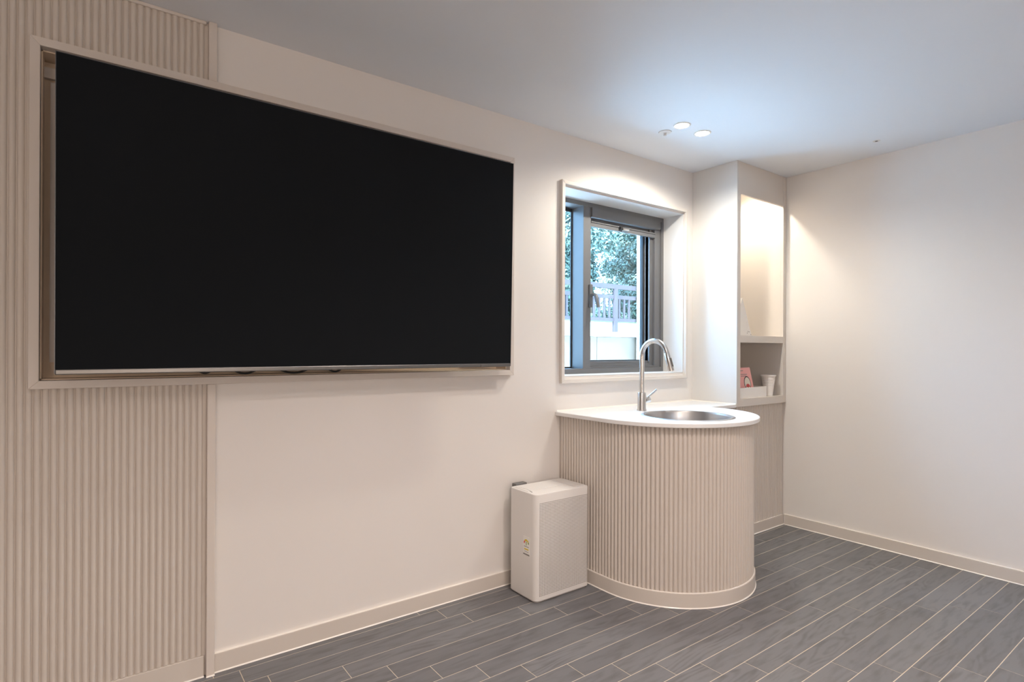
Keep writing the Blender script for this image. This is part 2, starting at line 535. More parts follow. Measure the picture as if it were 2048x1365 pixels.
# fluted panelling left of and behind the television
fp = thing('fluted_wall_panel', (0.0, 0.0, 0.0), 'beige fluted wall panelling of vertical half-round slats around the left end of the television', 'wall panel')
obj('backing_board', B().box(-1.7, 0.338, -0.005, -0.0005, 0.0, TVZ0 - 0.026).box(-1.7, 0.338, -0.005, -0.0005, TVZ1 + 0.027, H - 0.001).box(-1.7, TV0 - 0.027, -0.005, -0.0005, TVZ0 - 0.026, TVZ1 + 0.027), M_FLUTE, fp)
f_full, f_low, f_up = flute_mesh(H - 0.012 - 0.079), flute_mesh(1.0775 - 0.079), flute_mesh(H - 0.012 - 2.1935)
k = 0
x = 0.327 - FP / 2
while x > -1.68:
    if x + FP / 2 > -0.1385:
        link('flute', f_low, fp, (x, -0.005, 0.079))
        link('flute', f_up, fp, (x, -0.005, 2.1935))
    else:
        link('flute', f_full, fp, (x, -0.005, 0.079))
    x -= FP
obj('plinth', B().box(-1.7, 0.332, -0.016, -0.005, 0.0, 0.078), M_BASE, fp, bevel=0.002)
obj('ceiling_strip', B().box(-1.7, 0.332, -0.018, -0.005, H - 0.012, H - 0.0005), M_TRIM, fp, bevel=0.002)
obj('side_post', B().box(0.338, 0.366, -0.027, -0.0005, 0.0, 1.0765).box(0.338, 0.366, -0.027, -0.0005, 2.194, H - 0.0005), M_TRIM, fp, bevel=0.003)
b = B(); bead(b, (-1.7, -0.016), (0.332, -0.016), (0, -1)); bead(b, (0.338, -0.027), (0.366, -0.027), (0, -1))
obj('sealant_bead', b, M_SEAL, fp)

# ---------------------------------------------------------------- television recess and its frame
nf = thing('recess_frame', (0.8, 0.0, 1.077), 'raised cream frame around the recessed television opening', 'frame')
FY = -0.032
def mitre_frame(x0, x1, z0, z1, wd, y0, y1):
    """four mitred bars between the outer rectangle and one WD inside"""
    out = []
    o4 = [(x0, z0), (x1, z0), (x1, z1), (x0, z1)]
    i4 = [(x0 + wd, z0 + wd), (x1 - wd, z0 + wd), (x1 - wd, z1 - wd), (x0 + wd, z1 - wd)]
    for k in range(4):
        j = (k + 1) % 4
        b = B()
        b.prism([o4[k], o4[j], i4[j], i4[k]], y0, y1, 'y')
        out.append(b)
    return out
for b in mitre_frame(-0.164, 1.7375, 1.077, 2.1935, 0.0265, FY, -0.0005):
    obj('frame_bar', b, M_TRIM, nf, bevel=0.0015)
b = B()
ry = 0.085
b.box(TV0, TV1, ry, ry + 0.01, TVZ0, TVZ1)
b.box(TV0 + 0.0002, TV0 + 0.004, 0.0, ry, TVZ0, TVZ1).box(TV1 - 0.004, TV1 - 0.0002, 0.0, ry, TVZ0, TVZ1)
b.box(TV0, TV1, 0.0, ry, TVZ1 - 0.004, TVZ1 - 0.0002).box(TV0, TV1, 0.0, ry, TVZ0 + 0.0002, TVZ0 + 0.004)
obj('recess_lining', b, M_RECESS, nf)
obj('mounting_rail', B().box(TV0 + 0.004, TV1 - 0.004, ry - 0.018, ry, 2.105, 2.140).box(TV0 + 0.02, TV1 - 0.02, ry - 0.012, ry, 1.16, 2.095), M_TRIM, nf)

# ---------------------------------------------------------------- television
TX0, TX1, TZ0, TZ1 = -0.095, 1.637, 1.142, 2.111
YT, YBt = -0.157, -0.139
tv = thing('television', ((TX0 + TX1) / 2, -0.14, 1.125), 'large black wall-mounted flat television with a silver lower edge', 'television')
def ty(z):
    return YBt + (YT - YBt) * (z - TZ0) / (TZ1 - TZ0)
def tilt_box(b, x0, x1, z0, z1, d0, d1):
    # slab parallel to the tilted screen; d = distance behind the screen plane
    v = []
    for z in (z0, z1):
        v += [(x0, ty(z) + d0, z), (x1, ty(z) + d0, z), (x1, ty(z) + d1, z), (x0, ty(z) + d1, z)]
    return b.add(v, [(3, 2, 1, 0), (4, 5, 6, 7), (0, 1, 5, 4), (1, 2, 6, 5), (2, 3, 7, 6), (3, 0, 4, 7)])
obj('screen', tilt_box(B(), TX0 + 0.002, TX1 - 0.002, TZ0, TZ1 - 0.002, 0.0, 0.006), M_SCREEN, tv)
b = B()
tilt_box(b, TX0, TX0 + 0.002, TZ0 - 0.014, TZ1, -0.0008, 0.012); tilt_box(b, TX1 - 0.002, TX1, TZ0 - 0.014, TZ1, -0.0008, 0.012)
tilt_box(b, TX0, TX1, TZ1 - 0.002, TZ1, -0.0008, 0.012)
obj('bezel', b, M_TVEDGE, tv)
obj('lower_edge', tilt_box(B(), TX0 + 0.002, TX1 - 0.002, TZ0 - 0.0165, TZ0, -0.002, 0.014), M_TVS, tv, bevel=0.003)
obj('sensor', tilt_box(B(), 1.462, 1.496, TZ0 - 0.0145, TZ0 - 0.004, -0.006, -0.001), M_TVS, tv, bevel=0.001)
b = B()
tilt_box(b, TX0 + 0.003, TX1 - 0.003, TZ0 - 0.012, TZ1 - 0.003, 0.0065, 0.018)
tilt_box(b, TX0 + 0.25, TX1 - 0.25, TZ0 + 0.04, TZ0 + 0.6, 0.018, 0.055)
obj('back_housing', b, M_TVB, tv, bevel=0.004)
b = B()
for bx in (0.5, 1.05):
    b.box(bx, bx + 0.04, -0.10, ry - 0.012, 1.25, 1.72)
b.box(0.4, 1.2, 0.0, ry - 0.012, 1.5, 1.58)
obj('wall_bracket', b, M_TVB, tv)
for cx0, cx1, dip in ((0.30, 0.36, 0.0), (0.41, 0.52, 0.004), (0.57, 0.72, 0.006), (0.77, 0.85, 0.004)):
    pts = []
    for i in range(13):
        t = i / 12
        pts.append((cx0 + (cx1 - cx0) * t, -0.03, 1.136 - (0.018 + dip) * math.sin(PI * t)))
    obj('power_cable', B().tube(pts, 0.004, 8), M_CABLE, tv, smooth=True)

# ---------------------------------------------------------------- window
win = thing('window_1', (2.63, 0.0, 1.02), 'dark grey aluminium window in a deep white reveal above the basin', 'window', kind='structure')
for b in mitre_frame(2.073, 3.192, 1.022, 2.149, 0.0215, -0.022, -0.0005):
    obj('window_trim', b, M_CAB, win, bevel=0.0015)
b = B()
e = 0.0006
b.box(WX0 + e, WX0 + 0.003, -0.001, 0.16, WZ0, WZ1).box(WX1 - 0.003, WX1 - e, -0.001, 0.16, WZ0, WZ1)
b.box(WX0, WX1, -0.001, 0.16, WZ1 - 0.003, WZ1 - e).box(WX0, WX1, -0.001, 0.16, WZ0 + e, WZ0 + 0.003)
obj('reveal_lining', b, M_REVEAL, win)
def ring(x0, x1, z0, z1, wl_, wr_, wb_, wt_, y0, y1):
    b = B()
    b.box(x0, x0 + wl_, y0, y1, z0, z1).box(x1 - wr_, x1, y0, y1, z0, z1)
    b.box(x0 + wl_, x1 - wr_, y0, y1, z0, z0 + wb_).box(x0 + wl_, x1 - wr_, y0, y1, z1 - wt_, z1)
    return b
fx0, fx1, fz0, fz1 = WX0 + 0.001, WX1 - 0.001, WZ0 + 0.002, WZ1 - 0.002
frame = obj('window_frame', ring(fx0, fx1, fz0, fz1, 0.025, 0.025, 0.032, 0.028, 0.16, 0.271), M_ALU, win, bevel=0.001)
obj('mullion', B().box(2.406, 2.469, 0.16, 0.268, fz0 + 0.032, fz1 - 0.028), M_ALU, win, bevel=0.001)
# fixed light on the left: shallow rim and glass at the outside
obj('glazing_rim', ring(fx0 + 0.025, 2.406, fz0 + 0.032, fz1 - 0.028, 0.008, 0.008, 0.008, 0.02, 0.262, 0.2705), M_ALUD, win)
obj('glass_pane', B().box(fx0 + 0.030, 2.401, 0.265, 0.268, fz0 + 0.037, fz1 - 0.045), M_GLASS, win)
# opening light on the right: guide rails, sash, glass
obj('screen_guide', ring(2.469, fx1 - 0.025, fz0 + 0.032, fz1 - 0.028, 0.004, 0.058, 0.011, 0.02, 0.17, 0.20), M_ALU, win, bevel=0.001)
sash = obj('sash', ring(2.455, 3.084, 1.104, 2.062, 0.03, 0.032, 0.016, 0.03, 0.187, 0.222), M_ALU, win, bevel=0.001)
obj('sash_lip', ring(2.470, 3.067, 1.120, 2.034, 0.012, 0.015, 0.016, 0.022, 0.198, 0.266), M_ALU, win, bevel=0.001)
obj('gasket', ring(2.482, 3.052, 1.136, 2.012, 0.006, 0.011, 0.006, 0.006, 0.237, 0.264), M_ALUD, win)
obj('glass_pane', B().box(2.484, 3.045, 0.249, 0.253, 1.138, 2.010), M_GLASS, win)
# roller insect screen: cassette, pull bar with its grip
b = B()
cy0, cy1, cz0, cz1 = 0.150, 0.186, 2.030, 2.086
rr = 0.012
pts = [(cy1, cz0), (cy1, cz1), (cy0, cz1)]
for i in range(5):
    a = PI + (PI / 2) * i / 4
    pts.append((cy0 + rr + rr * math.cos(a), cz0 + rr + rr * math.sin(a)))
b.prism(pts[::-1], 2.472, 3.122, 'x')
obj('screen_cassette', b, M_ALU, win, smooth=True)
pb = obj('pull_bar', B().box(2.474, 3.082, 0.166, 0.184, 1.974, 1.998).box(2.474, 3.082, 0.160, 0.184, 1.998, 2.006), M_ALU, win, bevel=0.002)
b = B().lathe([(0.0, 2.722), (0.012, 2.722), (0.013, 2.742)], (0, 0.156, 1.992), 16, 'x')
obj('grip_button', b, M_ALUD, pb, smooth=True)
b = B().lathe([(0.0, 2.744), (0.012, 2.744), (0.013, 2.755), (0.012, 2.80), (0.0, 2.803)], (0, 0.156, 1.990), 16, 'x')
obj('grip', b, M_STEEL, pb, smooth=True)
# casement handle
hd = obj('handle_plate', B().box(2.450, 2.476, 0.147, 0.16, 1.468, 1.612), M_ALU, win, bevel=0.004)
b = B().tube([(2.463, 0.15, 1.545), (2.463, 0.118, 1.547), (2.463, 0.108, 1.537), (2.464, 0.100, 1.505), (2.465, 0.090, 1.466)],
             [0.011, 0.011, 0.0125, 0.012, 0.0115], 10)
obj('handle_lever', b, M_ALU, hd, smooth=True)

# ---------------------------------------------------------------- basin counter: fluted base
PC = (2.52, -0.37)
pen = thing('fluted_basin_base', (2.52, -0.37, 0.0), 'rounded fluted beige basin base standing out from the wall beneath the white countertop', 'cabinet')
def pen_outline(rad, y_end=-0.001, n=40):
    pts = [(PC[0] - rad, y_end), (PC[0] - rad, PC[1])]
    for i in range(1, n):
        a = PI + PI * i / n
        pts.append((PC[0] + rad * math.cos(a), PC[1] + rad * math.sin(a)))
    pts += [(PC[0] + rad, PC[1]), (PC[0] + rad, y_end)]
    return pts
RC = 0.4405
b = B()
po, pi = pen_outline(RC), pen_outline(RC - 0.016)
n = len(po)
b.add([(x, y, z) for z in (0.0, 0.8455) for x, y in po] + [(x, y, z) for z in (0.0, 0.8455) for x, y in pi],
      [(i, i + 1, n + i + 1, n + i) for i in range(n - 1)] + [(2 * n + i + 1, 2 * n + i, 3 * n + i, 3 * n + i + 1) for i in range(n - 1)]
      + [(n + i, n + i + 1, 3 * n + i + 1, 3 * n + i) for i in range(n - 1)])
obj('base_core', b, M_FLUTE, pen)
b = B()
RP = 0.456
out = pen_outline(RP, -0.0005, 64); inn = pen_outline(RC - 0.001, -0.0005, 64)
n = len(out)
v = [(x, y, 0) for x, y in out] + [(x, y, BH - 0.002) for x, y in out] + [(PC[0] + (x - PC[0]) * (RP - 0.002) / RP, PC[1] + (y - PC[1]) * ((RP - 0.002) / RP if y < PC[1] else 1), BH) for x, y in out] + [(x, y, BH) for x, y in inn]
f = []
for i in range(n - 1):
    f += [(i, i + 1, n + i + 1, n + i), (n + i, n + i + 1, 2 * n + i + 1, 2 * n + i), (2 * n + i, 2 * n + i + 1, 3 * n + i + 1, 3 * n + i)]
b.add(v, f)
obj('plinth', b, M_BASE, pen, smooth=True)
b = B()
pts = pen_outline(RP + 0.0002, -0.013, 64)
for rad, z0, z1, s in ((RP, 0.0, 0.004, 0.004), (RC + 0.0085, BH - 0.0005, BH + 0.0015, 0.004)):
    pi = pen_outline(rad, -0.013, 64); po = pen_outline(rad + s, -0.013, 64)
    m = len(pi)
    b.add([(x, y, z1) for x, y in pi] + [(x, y, z0) for x, y in po], [(i, m + i, m + i + 1, i + 1) for i in range(m - 1)])
obj('sealant_bead', b, M_SEAL, pen, smooth=True)
f_base = flute_mesh(0.8455 - BH)
def put_flute(me, root, p, ang):
    o = link('flute', me, root, p)
    o.rotation_euler = (0, 0, ang)
    return o
s0 = abs(PC[1]) - 0.012
arc = PI * RC
total = s0 + arc + (abs(PC[1]) + CF) 
cnt = int((s0 + arc + 0.03) / FP)
for i in range(cnt):
    s = (i + 0.5) * FP
    if s < s0:
        put_flute(f_base, pen, (PC[0] - RC, -0.012 - s, BH), -PI / 2)
    elif s < s0 + arc:
        a = PI + (s - s0) / RC
        put_flute(f_base, pen, (PC[0] + RC * math.cos(a), PC[1] + RC * math.sin(a), BH), a + PI / 2)
    else:
        y = PC[1] + (s - s0 - arc)
        if y < CF + 0.0:
            put_flute(f_base, pen, (PC[0] + RC, y, BH), PI / 2)

# fluted base below the shelf cabinet
wb = thing('fluted_corner_base', (3.4, -0.16, 0.0), 'straight fluted beige base under the open shelf cabinet in the corner', 'cabinet')
obj('base_core', B().box(PC[0] + RP + 0.008, XR - 0.001, -0.308, -0.001, 0.0, 0.8455), M_FLUTE, wb)
obj('plinth', B().box(PC[0] + RP + 0.008, XR - 0.0125, -0.3205, -0.308, 0.0, BH), M_BASE, wb, bevel=0.002)
b = B(); bead(b, (PC[0] + RP + 0.008, -0.3205), (XR - 0.0125, -0.3205), (0, -1)); top_bead(b, (PC[0] + RP + 0.008, -0.308), (XR - 0.0125, -0.308), (0, -1), BH, 0.0125)
obj('sealant_bead', b, M_SEAL, wb)
x = XR - 0.014 - FP / 2
while x > PC[0] + RP + 0.02:
    put_flute(f_base, wb, (x, -0.308, BH), 0)
    x -= FP

# ---------------------------------------------------------------- countertop with a round cut-out
SC, SR = (2.488, -0.535), 0.236
ct = thing('countertop', (2.5, -0.2, 0.846), 'thin white countertop with a rounded front around the steel basin', 'countertop')
RT = 0.475
ring_o = [(PC[0] - RT, -0.0006)] + [(PC[0] + RT * math.cos(PI + PI * i / 64), PC[1] + RT * math.sin(PI + PI * i / 64)) for i in range(65)]
ring_o += [(PC[0] + RT, CF - 0.006), (PC[0] + RT + 0.006, CF), (CL - 0.0008, CF), (CL - 0.0008, -0.0006)]
ring_i = [(SC[0] + (SR - 0.012) * math.cos(2 * PI * i / 64), SC[1] + (SR - 0.012) * math.sin(2 * PI * i / 64)) for i in range(64)]
Z0, Z1 = 0.846, CZ
c = 0.0025
def inset(pts, d):
    res = []
    n = len(pts)
    for i in range(n):
        p0, p1, p2 = (Vector(pts[(i - 1) % n]), Vector(pts[i]), Vector(pts[(i + 1) % n]))
        d1 = (p1 - p0).normalized(); d2 = (p2 - p1).normalized()
        n1 = Vector((-d1.y, d1.x)); n2 = Vector((-d2.y, d2.x))
        m = (n1 + n2)
        m = m / max(0.3, m.length_squared / 2)
        res.append(tuple(p1 + m * d))
    return res
top_o = inset(ring_o, c)
tess = tessellate_polygon([[Vector((*p, 0)) for p in top_o], [Vector((*p, 0)) for p in ring_i]])
allp = top_o + ring_i
b = B()
n, m = len(ring_o), len(ring_i)
def up_faces(tris, pts, flip=False):
    res = []
    for t in tris:
        a, bb, cc = [Vector(pts[i]) for i in t]
        cr = (bb - a).cross(cc - a) if False else (bb.x - a.x) * (cc.y - a.y) - (bb.y - a.y) * (cc.x - a.x)
        tt = t if cr > 0 else t[::-1]
        res.append(tuple(tt[::-1] if flip else tt))
    return res
b.add([(x, y, Z1) for x, y in allp], up_faces(tess, allp))
b.add([(x, y, Z0) for x, y in allp], up_faces(tess, allp, True))
b.add([(x, y, Z1) for x, y in top_o] + [(x, y, Z1 - c) for x, y in ring_o] + [(x, y, Z0 + c) for x, y in ring_o] + [(x, y, Z0) for x, y in top_o],
      [(q * n + i, (q + 1) * n + i, (q + 1) * n + (i + 1) % n, q * n + (i + 1) % n) for q in range(3) for i in range(n)])
b.add([(x, y, Z1) for x, y in ring_i] + [(x, y, Z0) for x, y in ring_i], [(i, (i + 1) % m, m + (i + 1) % m, m + i) for i in range(m)])
obj('slab', b, M_TOP, ct)
b = B()
b.add([(PC[0] - RT + 0.01, -0.0006, CZ + 0.008), (CL - 0.001, -0.0006, CZ + 0.008), (CL - 0.001, -0.008, CZ + 0.0002), (PC[0] - RT + 0.01, -0.008, CZ + 0.0002)], [(3, 2, 1, 0)])
b.add([(CL - 0.001, -0.001, CZ + 0.006), (CL - 0.001, CF + 0.004, CZ + 0.006), (CL - 0.007, CF + 0.004, CZ + 0.0002), (CL - 0.007, -0.001, CZ + 0.0002)], [(3, 2, 1, 0)])
obj('sealant_bead', b, M_SEAL, ct)

# ---------------------------------------------------------------- basin
sk = thing('basin', (SC[0], SC[1], CZ), 'round stainless steel basin set into the white countertop', 'sink')
obj('rim', B().lathe([(SR - 0.022, CZ - 0.004), (SR - 0.020, CZ + 0.0025), (SR - 0.006, CZ + 0.0035), (SR, CZ + 0.0004)], (SC[0], SC[1], 0), 72, close=False), M_SINK, sk, smooth=True)
prof = [(0.03, CZ - 0.150), (0.10, CZ - 0.149), (0.150, CZ - 0.140), (0.185, CZ - 0.115), (0.203, CZ - 0.075), (0.210, CZ - 0.03), (SR - 0.022, CZ - 0.004)]
obj('bowl', B().lathe(prof, (SC[0], SC[1], 0), 72, close=False), M_SINK, sk, smooth=True)
obj('drain', B().lathe([(0.0, CZ - 0.151), (0.022, CZ - 0.151), (0.030, CZ - 0.147), (0.034, CZ - 0.1495)], (SC[0], SC[1], 0), 32, close=False), M_STEEL, sk, smooth=True)

# ---------------------------------------------------------------- tap
FX, FYc = 2.487, -0.232
fc = thing('kitchen_tap', (FX, FYc, CZ), 'tall brushed steel gooseneck tap with a pull-down spray head behind the basin', 'tap')
obj('tap_body', B().lathe([(0.027, CZ + 0.0002), (0.027, CZ + 0.004), (0.0235, CZ + 0.010), (0.0235, 0.966), (0.0215, 0.969), (0.0, 0.969)], (FX, FYc, 0), 32), M_STEEL, fc, smooth=True)
zc, ra = 1.172, 0.087
pts = [(FX, FYc, 0.966), (FX, FYc, 1.02), (FX, FYc, 1.08), (FX, FYc, 1.13)]
ang_end = math.radians(166)
for i in range(25):
    a = ang_end * i / 24
    pts.append((FX, FYc - ra + ra * math.cos(a), zc + ra * math.sin(a)))
obj('spout', B().tube(pts, 0.0138, 20), M_STEEL, fc, smooth=True)
pe = Vector(pts[-1]); de = (Vector(pts[-1]) - Vector(pts[-2])).normalized()
sh = obj('spray_head', B().tube([pe + de * 0.001, pe + de * 0.004, pe + de * 0.05, pe + de * 0.098, pe + de * 0.102], [0.0135, 0.0150, 0.0160, 0.0172, 0.0160], 20), M_STEEL, fc, smooth=True)
obj('spray_button', B().tube([pe + de * 0.028 + Vector((0, -0.0165, 0.0)), pe + de * 0.075 + Vector((0, -0.0180, 0))], [0.005, 0.005], 10), M_GREY, sh, smooth=True)
obj('valve_barrel', B().lathe([(0.016, FX + 0.0225), (0.0175, FX + 0.026), (0.0175, FX + 0.060), (0.015, FX + 0.064), (0.0, FX + 0.064)], (0, FYc, 0.925), 24, 'x'), M_STEEL, fc, smooth=True)
obj('lever_handle', B().tube([(FX + 0.050, FYc, 0.938), (FX + 0.058, FYc - 0.012, 0.952), (FX + 0.080, FYc - 0.040, 0.984)], [0.006, 0.0055, 0.0055], 12), M_STEEL, fc, smooth=True)

# ---------------------------------------------------------------- open shelf cabinet in the corner
sc = thing('shelf_cabinet', (3.57, -0.16, 0.848), 'tall cream open shelf cabinet in the corner with a lit upper niche', 'shelf')
OX0, OX1 = 3.311, 3.834
ZT = H - 0.0006
YK = -0.0008
obj('side_panel', B().box(CL, CL + 0.018, CF, YK, CZ + 0.0002, ZT), M_CABW, sc, bevel=0.001)
obj('side_panel', B().box(XR - 0.019, XR - 0.0008, CF + 0.004, YK, 0.849, ZT), M_CAB, sc, bevel=0.001)
obj('stile', B().box(CL + 0.018, OX0, CF + 0.002, CF + 0.02, 0.849, ZT), M_CAB, sc, bevel=0.001)
obj('stile', B().box(OX1, XR - 0.019, CF + 0.002, CF + 0.02, 0.849, ZT), M_CAB, sc, bevel=0.001)
obj('inner_lining', B().box(CL + 0.018, OX0, CF + 0.02, YK, 0.849, ZT).box(OX1, XR - 0.019, CF + 0.02, YK, 0.849, ZT).box(OX0, OX1, YK - 0.006, YK, 0.849, ZT), M_CAB, sc)
obj('header_board', B().box(OX0, OX1, CF + 0.004, CF + 0.020, 2.206, ZT), M_CAB, sc, bevel=0.001)
obj('corner_bead', B().box(CL, CL + 0.018, CF - 0.0005, CF + 0.001, 0.849, CZ + 0.0002), M_CAB, sc)
obj('shelf_board', B().box(OX0, OX1, CF + 0.003, YK - 0.006, 1.259, 1.304), M_CAB, sc, bevel=0.001)
obj('bottom_board', B().box(CL + 0.018, XR - 0.019, CF + 0.0025, CF + 0.02, 0.848, 0.898).box(OX0, OX1, CF + 0.02, YK - 0.006, 0.86, 0.898), M_CAB, sc, bevel=0.001)
b = B().lathe([(0.0, H - 0.006), (0.03, H - 0.006), (0.03, H - 0.001)], (3.56, -0.17, 0), 24)
obj('niche_light', b, M_BULB, sc)

# things on the shelves
ts = thing('desk_sign', (3.49, -0.2, 1.304), 'white triangular folded desk sign in the lit upper niche', 'sign')
b = B()
b.prism([(3.37, 1.3042), (3.604, 1.3042), (3.49, 1.56)], -0.235, -0.165, 'y')
obj('folded_card', b, M_PAPER, ts, bevel=0.001)
b = B()
for q, (dx, dz) in enumerate(((3.592, 1.316), (3.570, 1.334), (3.556, 1.336), (3.548, 1.326))):
    obj('punched_hole', B().lathe([(0.0, -0.2365), (0.003, -0.2365), (0.003, -0.2352)], (dx, 0, dz), 8, 'y'), M_LGREY, ts)

tr = thing('open_tray', (3.49, -0.245, 0.8984), 'low white open tray box on the lower shelf', 'tray')
x0, x1, y0, y1, z0, z1 = 3.325, 3.648, -0.317, -0.185, 0.8984, 0.966
tt = 0.004
obj('tray_box', B().box(x0, x1, y0, y1, z0, z0 + tt).box(x0, x1, y0, y0 + tt, z0 + tt, z1).box(x0, x1, y1 - tt, y1, z0 + tt, z1).box(x0, x0 + tt, y0 + tt, y1 - tt, z0 + tt, z1).box(x1 - tt, x1, y0 + tt, y1 - tt, z0 + tt, z1), M_PAPER, tr, bevel=0.001)

bk = thing('pink_booklet', (3.53, -0.25, 0.903), 'small pink printed card leaning in the white tray', 'card')
def card_pt(u, z):      # u across, z up; the card leans back
    return (u, -0.262 + (z - 0.903) * 0.19, z)
def card_patch(b, pts, lift):
    n = len(pts)
    f = [card_pt(u, z) for u, z in pts]
    b.add([(x, y - lift, z) for x, y, z in f] + [(x, y - lift + 0.0004, z) for x, y, z in f], [tuple(range(n)), tuple(range(n, 2 * n))[::-1]] + [(i, n + i, n + (i + 1) % n, (i + 1) % n) for i in range(n)])
b = B()
cs = [(3.43, 0.903), (3.605, 0.903), (3.594, 1.092), (3.43, 1.092)]
f0 = [card_pt(u, z) for u, z in cs]
b.add(f0 + [(x, y + 0.012, z) for x, y, z in f0], [(0, 1, 2, 3), (7, 6, 5, 4), (0, 4, 5, 1), (1, 5, 6, 2), (2, 6, 7, 3), (3, 7, 4, 0)])
obj('cover', b, M_PINK, bk)
oc = (3.535, 0.985)
def oval(rx, rz, z_low, n=28):
    pts = []
    for i in range(n):
        a = 2 * PI * i / n
        z = oc[1] + rz * math.sin(a) * (1.0 if math.sin(a) > 0 else 0.8)
        pts.append((oc[0] + rx * math.cos(a), max(z_low, z)))
    return pts
b = B(); card_patch(b, oval(0.040, 0.050, 0.93), 0.0008)
obj('printed_ring', b, M_INK, bk)
b = B(); card_patch(b, oval(0.034, 0.043, 0.936), 0.0014)
obj('printed_oval', b, M_CREAM, bk)
b = B(); card_patch(b, [(3.511, 0.962), (3.559, 0.962), (3.555, 0.978), (3.535, 0.985), (3.515, 0.978)], 0.002)
obj('printed_cap', b, M_RED, bk)
b = B(); card_patch(b, [(3.524, 0.938), (3.547, 0.938), (3.543, 0.962), (3.528, 0.962)], 0.002)
obj('printed_stem', b, M_GREEN, bk)
b = B()
for z, a, c in ((1.070, 3.470, 3.505), (1.045, 3.470, 3.545), (1.034, 3.470, 3.53)):
    card_patch(b, [(a, z), (c, z), (c, z + 0.004), (a, z + 0.004)], 0.0012)
obj('printed_line', b, M_LGREY, bk)

cup = thing('paper_cup', (3.742, -0.274, 0.8984), 'tall white ribbed disposable cup beside the tray', 'cup')
prof = [(0.0, 0.8986), (0.028, 0.8986), (0.0295, 0.905), (0.037, 0.968)]
for i in range(5):
    z = 0.972 + i * 0.009
    rr = 0.0378 + i * 0.0011
    prof += [(rr, z), (rr + 0.0016, z + 0.0022), (rr + 0.0016, z + 0.0045), (rr + 0.0004, z + 0.0067)]
prof += [(0.0445, 1.030), (0.0495, 1.032), (0.0505, 1.036), (0.0495, 1.040), (0.0455, 1.040), (0.040, 1.0), (0.027, 0.904), (0.0, 0.903)]
obj('cup_body', B().lathe(prof, (3.742, -0.276, 0), 40), M_CUP, cup, smooth=True)

# ---------------------------------------------------------------- air purifier
PX0, PX1, PY0, PY1, PZ = 1.687, 2.031, -0.2775, -0.066, 0.518
ap = thing('air_purifier', (1.859, -0.172, 0.0), 'white box air purifier with a perforated front on the floor', 'air purifier')
def rrect(x0, x1, y0, y1, rs, n=8):
    pts = []
    for (cx, cy, a0, r_) in ((x1 - rs[0], y1 - rs[0], 0, rs[0]), (x0 + rs[1], y1 - rs[1], PI / 2, rs[1]), (x0 + rs[2], y0 + rs[2], PI, rs[2]), (x1 - rs[3], y0 + rs[3], 1.5 * PI, rs[3])):
        for i in range(n + 1):
            a = a0 + PI / 2 * i / n
            pts.append((cx + r_ * math.cos(a), cy + r_ * math.sin(a)))
    return pts
RSN = (0.028, 0.020, 0.030, 0.012)
def sleeve(levels, name, mm, parent, rs=RSN):
    b = B()
    loops = []
    for ins, z in levels:
        q = rrect(PX0 + ins, PX1 - ins, PY0 + ins, PY1 - ins, [max(0.002, r_ - ins) for r_ in rs])
        loops.append([(x, y, z) for x, y in q])
    k = len(loops[0])
    v = [p for l in loops for p in l]
    f = [(j * k + i, j * k + (i + 1) % k, (j + 1) * k + (i + 1) % k, (j + 1) * k + i) for j in range(len(loops) - 1) for i in range(k)]
    f.append(tuple(range(k))[::-1]); f.append(tuple(range((len(loops) - 1) * k, len(loops) * k)))
    b.add(v, f)
    return obj(name, b, mm, parent, smooth=True)
body = sleeve([(0.012, 0.0), (0.012, 0.006), (0.004, 0.007), (0.0, 0.011), (0.0, PZ - 0.006), (0.0015, PZ - 0.002), (0.005, PZ)], 'body', M_PLAST, ap)
b = B()
b.box(PX0 + 0.012, PX0 + 0.245, PY0 + 0.078, PY1 - 0.010, PZ, PZ + 0.0018)
obj('outlet_cover', b, M_PLAST, ap, bevel=0.001)
obj('control_panel', B().box(PX0 + 0.265, PX1 - 0.012, PY0 + 0.030, PY1 - 0.012, PZ, PZ + 0.0012), M_PLASTG, ap, bevel=0.0005)
b = B()
for i in range(13):
    t = i / 12
    b.lathe([(0.0, PZ + 0.0022), (0.0028, PZ + 0.0022), (0.0028, PZ)], (PX0 + 0.020 + 0.012 * math.sin(PI * t), PY1 - 0.030 - 0.125 * t, 0), 8)
tag(obj('vent_dots', b, M_LGREY, ap), kind='stuff')
# perforated front grille
gx0, gx1, gz0, gz1 = 1.7115, 2.0195, 0.034, 0.474
nx, nz = 44, 62
b = B()
hr = 0.0022
for i in range(nx):
    for j in range(nz):
        x = gx0 + (gx1 - gx0) * i / (nx - 1); z = gz0 + (gz1 - gz0) * j / (nz - 1)
        b.add([(x + hr * math.cos(PI / 3 * q), PY0 - 0.0004, z + hr * math.sin(PI / 3 * q)) for q in range(6)], [(0, 1, 2, 3, 4, 5)])
tag(obj('grille_holes', b, M_HOLE, ap), kind='stuff')
